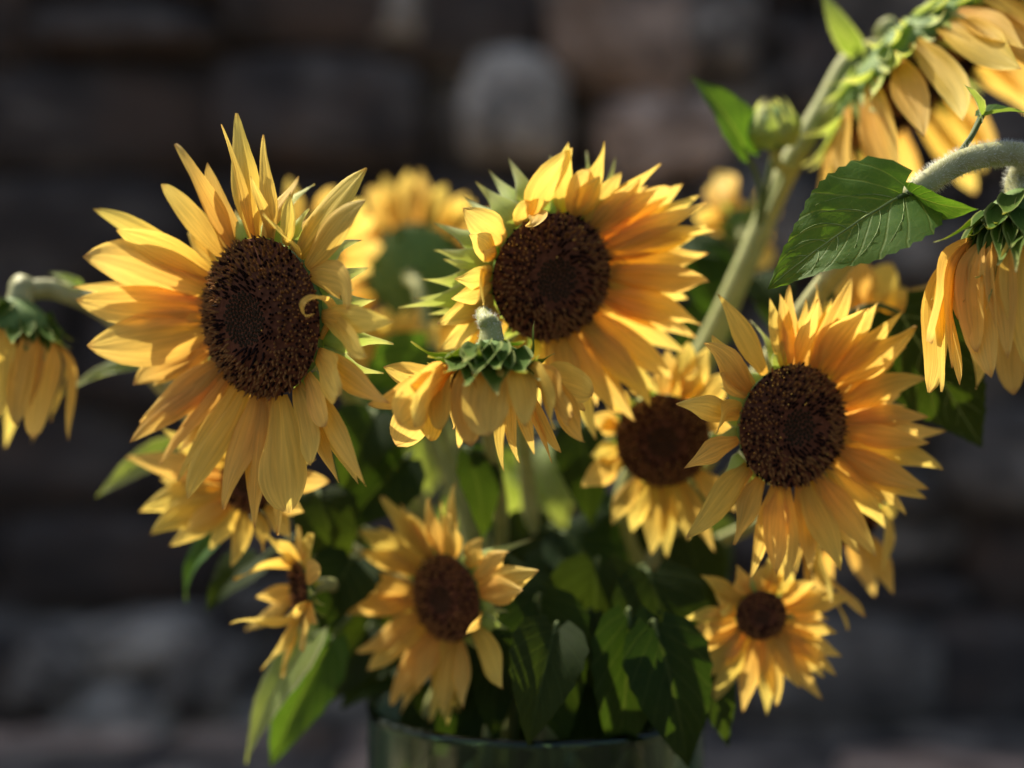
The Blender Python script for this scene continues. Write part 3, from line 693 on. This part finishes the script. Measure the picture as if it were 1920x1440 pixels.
# 13 right edge, drooping
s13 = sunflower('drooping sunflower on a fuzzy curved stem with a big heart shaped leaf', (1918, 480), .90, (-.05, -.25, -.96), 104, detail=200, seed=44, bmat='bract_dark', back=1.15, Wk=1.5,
    petals=[(1742, 736, 46, G(d=-.01, roll=-.8)), (1766, 735, 34, G(d=-.03, roll=-.8)), (1742, 642, 60, G(d=-.03, roll=-.8)), (1785, 690, 44, G(d=-.035, roll=-.8)), (1800, 722, 40, G(d=-.02)), (1858, 708, 54, G(d=-.045, twist=.7)), (1830, 660, 50, G(d=-.04)), (1890, 672, 40, G(d=-.05)), (1925, 690, 50, G(d=-.05)), (1960, 720, 50, G(d=-.04)), (2010, 700, 50, G(d=-.02)), (2050, 660, 50, G(d=0.)), (1990, 740, 44, G(d=.03)), (1900, 740, 44, G(d=.045)), (1830, 730, 44, G(d=.045)), (1800, 600, 50, G(d=-.02)), (1750, 690, 44, G(d=.02))],
    bract_tips=[(1776, 470, -.01, 50, .9), (1746, 562, -.01, 40, .2), (1870, 496, -.055, 56, .7), (1806, 566, -.03, 46, .2), (1925, 450, -.06, 66, 1.3), (1828, 520, -.045, 54, .6), (1850, 580, -.05, 44, .1), (1778, 520, -.02, 44, .5), (1905, 510, -.06, 54, .6), (1845, 420, -.045, 62, 1.6), (1950, 520, -.06, 54, .5), (1880, 400, -.05, 56, 2.1), (1800, 430, -.02, 50, 1.5)],
    bracts=G(n=22, elev=45, L=.8, rowk=.2), hairy=52, stem=[(1935, 300, .90), (1880, 288, .90), (1800, 305, .90), (1712, 364, .905), (1600, 470, .96), (1490, 610, 1.02), (1330, 850, 1.07), (1200, 1100, 1.09)], stem_r=.0074, smat='stem_purple')

# 14 behind 4
s14 = sunflower('sunflower behind the reddish brown disc, only its upper petals catching sun', (1625, 655), 1.05, (.25, -.93, .15), 64, detail=120, seed=47,
    petals=[(1671, 493, 72), (1612, 470, 62), (1560, 500, 62), (1748, 532, 44), (1775, 590, 44), (1530, 540, 44), (1700, 540, 50), (1775, 650, 40)], bracts=G(n=8, elev=-15, L=.6), stem=[(1560, 680, 1.12), (1350, 920, 1.12)])
s15 = sunflower('sunflower drooping in shadow underneath the reddish brown disc', (1590, 985), 1.03, (.25, -.60, -.75), 60, detail=120, seed=51,
    petals=[(1622, 1157, 52, G(d=-.04)), (1676, 1116, 38, G(d=-.01)), (1590, 1182, 34, G(d=-.03)), (1684, 952, 44, G(d=.0)), (1560, 1130, 46, G(d=-.05)), (1490, 1075, 46, G(d=-.03)), (1655, 1080, 50, G(d=-.03)), (1520, 1130, 44, G(d=-.03)), (1540, 1150, 40, G(d=.03)), (1640, 1120, 40, G(d=.04))],
    bracts=G(n=12, elev=10, L=.6), stem=[(1540, 950, 1.09), (1380, 1000, 1.1)])
s16 = sunflower('small sunflower far at the back beside the thick stem, blurred', (1392, 428), 1.22, (.05, .80, .40), 40, detail=60, seed=55,
    petals=[(1338, 325, 66, G(d=.03)), (1392, 392, 50, G(d=.02)), (1300, 400, 44, G(d=0.)), (1450, 420, 56, G(d=0.)), (1440, 500, 50, G(d=.0)), (1360, 380, 50, G(d=.03)), (1310, 440, 44, G(d=0.)), (1420, 370, 50, G(d=.04))], bracts=G(n=10, elev=10, L=.7), stem=[(1390, 500, 1.20), (1300, 750, 1.16), (1150, 1080, 1.13)])
s17 = sunflower('sunflower hidden behind the largest head, one blurred petal showing above it', (575, 470), 1.2, (-.1, .8, .5), 60, detail=60, seed=59,
    auto=G(n=14, L=88, W=46, elev=25, droop=.05), bracts=G(n=8, elev=0, L=.6), stem=[(600, 540, 1.18), (700, 820, 1.14), (880, 1120, 1.11)])
s18 = sunflower('shaded orange sunflower deep between the largest head and the hanging one', (742, 668), 1.16, (-.1, -.80, .2), 40, detail=80, seed=61,
    auto=G(n=18, L=66, W=40, elev=15, droop=.05), bracts=G(n=8, elev=-15, L=.6), stem=[(780, 760, 1.17), (880, 1050, 1.13)])

# ------------------------------------------------------------------ the bud
def bud():
    rnd = random.Random(71)
    mouth, end = foot_pair()
    root = thing('sunflower_bud', 'closed round green sunflower bud with a pointed leaf beside it', 'flower bud', end)
    C = at(1450, 240, 1.05); r = 50 * 1.05 / F; ax = V((-.15, -.35, .9)).normalized(); u = ax.orthogonal().normalized(); v_ = ax.cross(u)
    vv, ff = [], []; seg = 16; prof = [(.05, -1), (.6, -.8), (.92, -.4), (1, 0), (.9, .4), (.6, .75), (.05, .95)]
    for rr, z in prof:
        for k in range(seg): a = 6.2832 * k / seg; vv.append(C + (u * math.cos(a) + v_ * math.sin(a)) * rr * r + ax * z * r * .85)
    for i in range(6):
        for k in range(seg): k2 = (k + 1) % seg; ff.append((i * seg + k, i * seg + k2, (i + 1) * seg + k2, (i + 1) * seg + k))
    ff.append(tuple(range(seg))[::-1]); ff.append(tuple(6 * seg + k for k in range(seg)))
    obj('bud_body', vv, ff, 'receptacle', root)
    for i in range(20):
        th = i * 2.4; row = i / 20; rad = u * math.cos(th) + v_ * math.sin(th)
        B = C + rad * r * (.75 + .25 * row) - ax * r * (.75 - .6 * row); T = C + rad * r * rnd.uniform(.15, .55) + ax * r * rnd.uniform(.9, 1.25)
        path = (B, B + rad * r * .45 + ax * r * .3, T + rad * r * .45 - ax * r * .3, T)
        a, b, c = blade(path, ax.cross(rad), r * .85, BRACT, nu=8, nw=4, cup=-.3, seed=i); obj('bract', a, b, 'bract', root, c)
    P0 = C - ax * r * .8
    pts = smooth_path([P0 + ax * .008, P0 - ax * .01, at(1475, 330, 1.075), at(1435, 420, 1.085), at(1350, 640, 1.10), at(1180, 1000, 1.11), mouth, end], 9)
    rr = [.0042] * len(pts); a, b = tube(pts, rr, 8); obj('stem', a, b, 'stem', root)
    cut = next((i for i, p in enumerate(pts) if p.z < VH - .01), len(pts)); STEMS.append((root, pts[:cut], rr))
    return root
bud_root = bud()

# ------------------------------------------------------------------ leaves
LEAFP = [(0, .30), (.03, .62), (.09, .88), (.18, 1.0), (.3, .98), (.45, .84), (.6, .63), (.75, .40), (.88, .19), (.96, .07), (1, .01)]
def leaf(bp, tp, W, D, dD=0.0, nrm=(0, -1, .3), fold=.25, sag=.08, mat='leaf', owner=None, seed=1, big=False, curl=0.0, petiole=None, lobe=.10):
    rnd = random.Random(seed)
    B = at(bp[0], bp[1], D); T = at(tp[0], tp[1], D + dD); L = (T - B).length; W = W * D / F
    nn = V(nrm).normalized(); ch = (T - B).normalized(); nn = (nn - ch * nn.dot(ch)).normalized()
    path = (B, B + ch * L * .33 + nn * sag * L * 1.3, T - ch * L * .33 + nn * sag * L * 1.3, T)
    if curl: path = (path[0], path[1], path[2], T - nn * curl * L)
    wd = ch.cross(nn)
    nu, nw = (30, 12) if big else (16, 8)
    ph = rnd.uniform(0, 6)
    def surf(s, x, off=0.0):
        P = bez(path, s); t = bezd(path, s); w = (wd - t * wd.dot(t)).normalized(); n_ = w.cross(t)
        if n_.dot(nn) < 0: n_ = -n_
        hw = W * .5 * lerp_profile(LEAFP, s)
        ed = abs(x)
        z = hw * (fold * ed - .30 * fold * ed * ed) + W * .018 * math.sin(ph + s * 15 + x * 2) * ed + W * (.030 if big else .014) * math.sin(s * 38 - ed * 13) * ed * (1 - ed) + W * (.012 if big else .004) * noise.noise(V((s * 9 + ph, x * 5, ph)))
        return P + w * (hw * x * (1 - .12 * fold)) + n_ * (z + off) - t * (lobe * L * ed ** 1.6 * (1 - s) ** 5)
    vv, uu, ff = [], [], []
    for i in range(nu + 1):
        for j in range(nw + 1):
            x = -1 + 2 * j / nw; s = i / nu
            q = x * (1 + (.034 if (i % 2) else -.022)) if abs(x) > .99 and 1 < i < nu - 1 else x
            vv.append(surf(s, q)); uu.append((.5 + .5 * x, s))
    k = nw + 1
    for i in range(nu):
        for j in range(nw): a = i * k + j; ff.append((a, a + 1, a + k + 1, a + k))
    # stem the leaf grows from: nearest point below its base
    best = None
    for (root, pts, rad) in STEMS:
        if owner is not None and root is not owner: continue
        for i in range(4, len(pts)):
            d = (pts[i] - B).length + max(0, pts[i].z - B.z) * (.8 if owner is None else 0)
            if best is None or d < best[0]: best = (d, root, pts[i], pts[max(0, i - 2)] - pts[i])
    _, root, SP, sd = best
    lf = obj('leaf', vv, ff, mat, root, uu)
    dp = (B - SP).length
    if dp > .003:
        mid = [at(*p) for p in petiole] if petiole else [SP.lerp(B, .45) + V((0, 0, .08 * dp)), B - nn * .006 - ch * .004]
        pts = smooth_path([SP] + mid + [B - nn * .0006, surf(.05, 0, -.0004)], 6)
        r0 = .0024 if big else .0019
        a, b = tube(pts, [r0 * (1.25 - .55 * i / len(pts)) for i in range(len(pts))], 6); obj('petiole', a, b, 'petiole', lf)
    if big:     # raised veins
        mv, mf = [], []
        def add(pts, r0, r1):
            a, b = tube(pts, [r0 + (r1 - r0) * i / (len(pts) - 1) for i in range(len(pts))], 5); o = len(mv); mv.extend(a); mf.extend([tuple(o + q for q in f_) for f_ in b])
        add([surf(i / 24, 0, .0002) for i in range(24)], .0009, .0002)
        for sg in (-1, 1):
            for s0, ln in ((.03, .46), (.22, .36), (.38, .28), (.53, .22), (.67, .15)):
                s0 += .035 * sg
                add([surf(s0 + ln * q ** 1.35, sg * .93 * q * (.9 if s0 > .05 else 1), .0000) for q in [i / 10 for i in range(11)]], .00036, .00008)
        obj('veins', mv, mf, 'vein', lf)
    return lf
solid('petiole', (0.05, 0.08, 0.02), (0.09, 0.12, 0.035), 90, rough=0.65)
solid('vein', (0.17, 0.24, 0.06), (0.23, 0.29, 0.09), 200, rough=0.6)

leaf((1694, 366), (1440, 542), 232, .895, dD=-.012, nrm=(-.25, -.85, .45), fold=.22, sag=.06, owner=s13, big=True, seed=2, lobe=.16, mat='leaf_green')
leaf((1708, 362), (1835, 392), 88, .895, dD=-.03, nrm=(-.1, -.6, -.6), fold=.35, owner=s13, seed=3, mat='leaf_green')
leaf((1838, 222), (1807, 158), 50, .91, dD=-.01, nrm=(.6, -.6, .3), fold=.5, owner=s13, seed=4, petiole=[(1800, 295, .90), (1822, 255, .905)], mat='leaf_pale_lit')
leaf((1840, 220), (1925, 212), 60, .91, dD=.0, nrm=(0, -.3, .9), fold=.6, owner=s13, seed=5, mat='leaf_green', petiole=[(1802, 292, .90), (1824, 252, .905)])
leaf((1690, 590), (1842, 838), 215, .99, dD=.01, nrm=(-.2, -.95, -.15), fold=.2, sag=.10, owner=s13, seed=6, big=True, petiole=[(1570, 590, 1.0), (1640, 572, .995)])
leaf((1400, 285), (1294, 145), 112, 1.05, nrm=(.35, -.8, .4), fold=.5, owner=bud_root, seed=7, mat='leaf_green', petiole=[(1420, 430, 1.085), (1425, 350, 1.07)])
leaf((1606, 95), (1540, -20), 50, 1.08, nrm=(-.6, -.6, .4), fold=.6, owner=s12, seed=8, mat='leaf_pale_lit', sag=.12)
leaf((278, 690), (122, 738), 62, 1.04, nrm=(0, -.5, .8), fold=.7, owner=s11, seed=9, mat='leaf_pale_lit')
leaf((322, 838), (182, 932), 58, 1.06, dD=.02, nrm=(.4, -.7, .5), fold=.3, owner=s11, seed=10, mat='leaf_pale_lit')
leaf((150, 540), (92, 512), 30, 1.04, nrm=(0, -.5, .8), fold=.5, owner=s11, seed=11, mat='leaf_pale_lit')
# leaves of the inner bunch, lit ones first, mostly in the paler colour
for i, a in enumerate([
    ((810, 660), (690, 880), 190, 1.13, 'leaf_green', (.1, -.9, .3)), ((800, 780), (775, 960), 130, 1.25, 'leaf_pale_lit', (.3, -.7, -.5)), ((930, 850), (955, 990), 120, 1.26, 'leaf_pale_lit', (.3, -.7, -.5)),
    ((1000, 850), (1060, 990), 130, 1.27, 'leaf_pale_lit', (.3, -.7, -.5)), ((860, 900), (800, 1030), 110, 1.25, 'leaf_pale_lit', (.3, -.7, -.5)), ((720, 800), (690, 930), 110, 1.22, 'leaf_pale_lit', (.3, -.7, -.5)), ((880, 850), (905, 1015), 96, 1.03, 'leaf', (.5, -.8, -.1)),
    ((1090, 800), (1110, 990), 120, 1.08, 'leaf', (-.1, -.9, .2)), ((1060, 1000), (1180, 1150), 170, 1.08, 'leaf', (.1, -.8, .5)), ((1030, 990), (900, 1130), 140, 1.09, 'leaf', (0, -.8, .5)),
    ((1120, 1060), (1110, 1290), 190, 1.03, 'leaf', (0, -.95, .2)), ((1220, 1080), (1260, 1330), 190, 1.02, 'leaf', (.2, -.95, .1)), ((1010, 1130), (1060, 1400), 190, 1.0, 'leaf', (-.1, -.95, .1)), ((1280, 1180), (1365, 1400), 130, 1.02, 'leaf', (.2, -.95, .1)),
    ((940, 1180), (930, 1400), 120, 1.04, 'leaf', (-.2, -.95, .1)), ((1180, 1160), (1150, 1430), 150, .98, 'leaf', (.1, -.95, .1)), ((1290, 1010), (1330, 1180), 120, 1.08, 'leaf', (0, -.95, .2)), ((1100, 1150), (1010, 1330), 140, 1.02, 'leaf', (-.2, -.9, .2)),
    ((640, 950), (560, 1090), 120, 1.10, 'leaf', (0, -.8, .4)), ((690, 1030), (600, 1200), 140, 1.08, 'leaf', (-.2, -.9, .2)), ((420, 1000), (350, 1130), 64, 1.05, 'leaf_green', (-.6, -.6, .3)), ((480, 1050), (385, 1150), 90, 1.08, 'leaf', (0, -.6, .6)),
    ((590, 1190), (462, 1432), 86, 1.03, 'leaf_pale_lit', (-.5, -.7, .1)), ((620, 1200), (505, 1440), 130, 1.05, 'leaf_green', (-.2, -.9, .2)), ((690, 1180), (590, 1330), 150, 1.09, 'leaf', (0, -.8, .5)), ((760, 1230), (640, 1330), 120, 1.09, 'leaf', (0, -.7, .6)),
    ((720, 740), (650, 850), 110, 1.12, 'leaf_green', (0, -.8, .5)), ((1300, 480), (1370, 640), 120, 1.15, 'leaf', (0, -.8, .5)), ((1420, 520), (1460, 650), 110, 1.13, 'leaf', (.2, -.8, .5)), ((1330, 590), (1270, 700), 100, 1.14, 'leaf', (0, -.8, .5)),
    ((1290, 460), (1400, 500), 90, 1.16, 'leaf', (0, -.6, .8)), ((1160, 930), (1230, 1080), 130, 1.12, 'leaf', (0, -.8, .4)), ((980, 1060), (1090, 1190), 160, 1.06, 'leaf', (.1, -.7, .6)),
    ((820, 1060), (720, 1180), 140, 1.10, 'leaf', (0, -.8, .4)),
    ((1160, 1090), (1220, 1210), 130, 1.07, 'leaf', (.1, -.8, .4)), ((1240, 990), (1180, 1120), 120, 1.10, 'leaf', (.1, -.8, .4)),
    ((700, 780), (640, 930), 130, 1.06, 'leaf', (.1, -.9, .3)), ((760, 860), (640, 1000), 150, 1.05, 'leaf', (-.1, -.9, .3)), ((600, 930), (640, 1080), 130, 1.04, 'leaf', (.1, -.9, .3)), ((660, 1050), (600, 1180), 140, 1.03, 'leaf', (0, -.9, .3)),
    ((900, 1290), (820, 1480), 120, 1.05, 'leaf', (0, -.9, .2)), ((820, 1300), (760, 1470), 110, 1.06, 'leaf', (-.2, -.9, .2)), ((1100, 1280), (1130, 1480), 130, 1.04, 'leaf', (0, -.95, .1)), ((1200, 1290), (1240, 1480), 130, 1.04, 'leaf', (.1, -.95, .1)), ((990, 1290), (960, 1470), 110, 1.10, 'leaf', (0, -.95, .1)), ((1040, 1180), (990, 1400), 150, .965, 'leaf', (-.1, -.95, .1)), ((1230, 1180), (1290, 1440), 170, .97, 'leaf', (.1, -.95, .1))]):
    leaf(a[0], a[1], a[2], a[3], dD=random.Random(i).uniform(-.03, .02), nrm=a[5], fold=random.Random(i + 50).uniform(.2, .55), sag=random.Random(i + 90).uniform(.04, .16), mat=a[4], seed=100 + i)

rb = random.Random(404)
for i in range(34):     # leaves added behind the bunch to keep sun off the lower ones
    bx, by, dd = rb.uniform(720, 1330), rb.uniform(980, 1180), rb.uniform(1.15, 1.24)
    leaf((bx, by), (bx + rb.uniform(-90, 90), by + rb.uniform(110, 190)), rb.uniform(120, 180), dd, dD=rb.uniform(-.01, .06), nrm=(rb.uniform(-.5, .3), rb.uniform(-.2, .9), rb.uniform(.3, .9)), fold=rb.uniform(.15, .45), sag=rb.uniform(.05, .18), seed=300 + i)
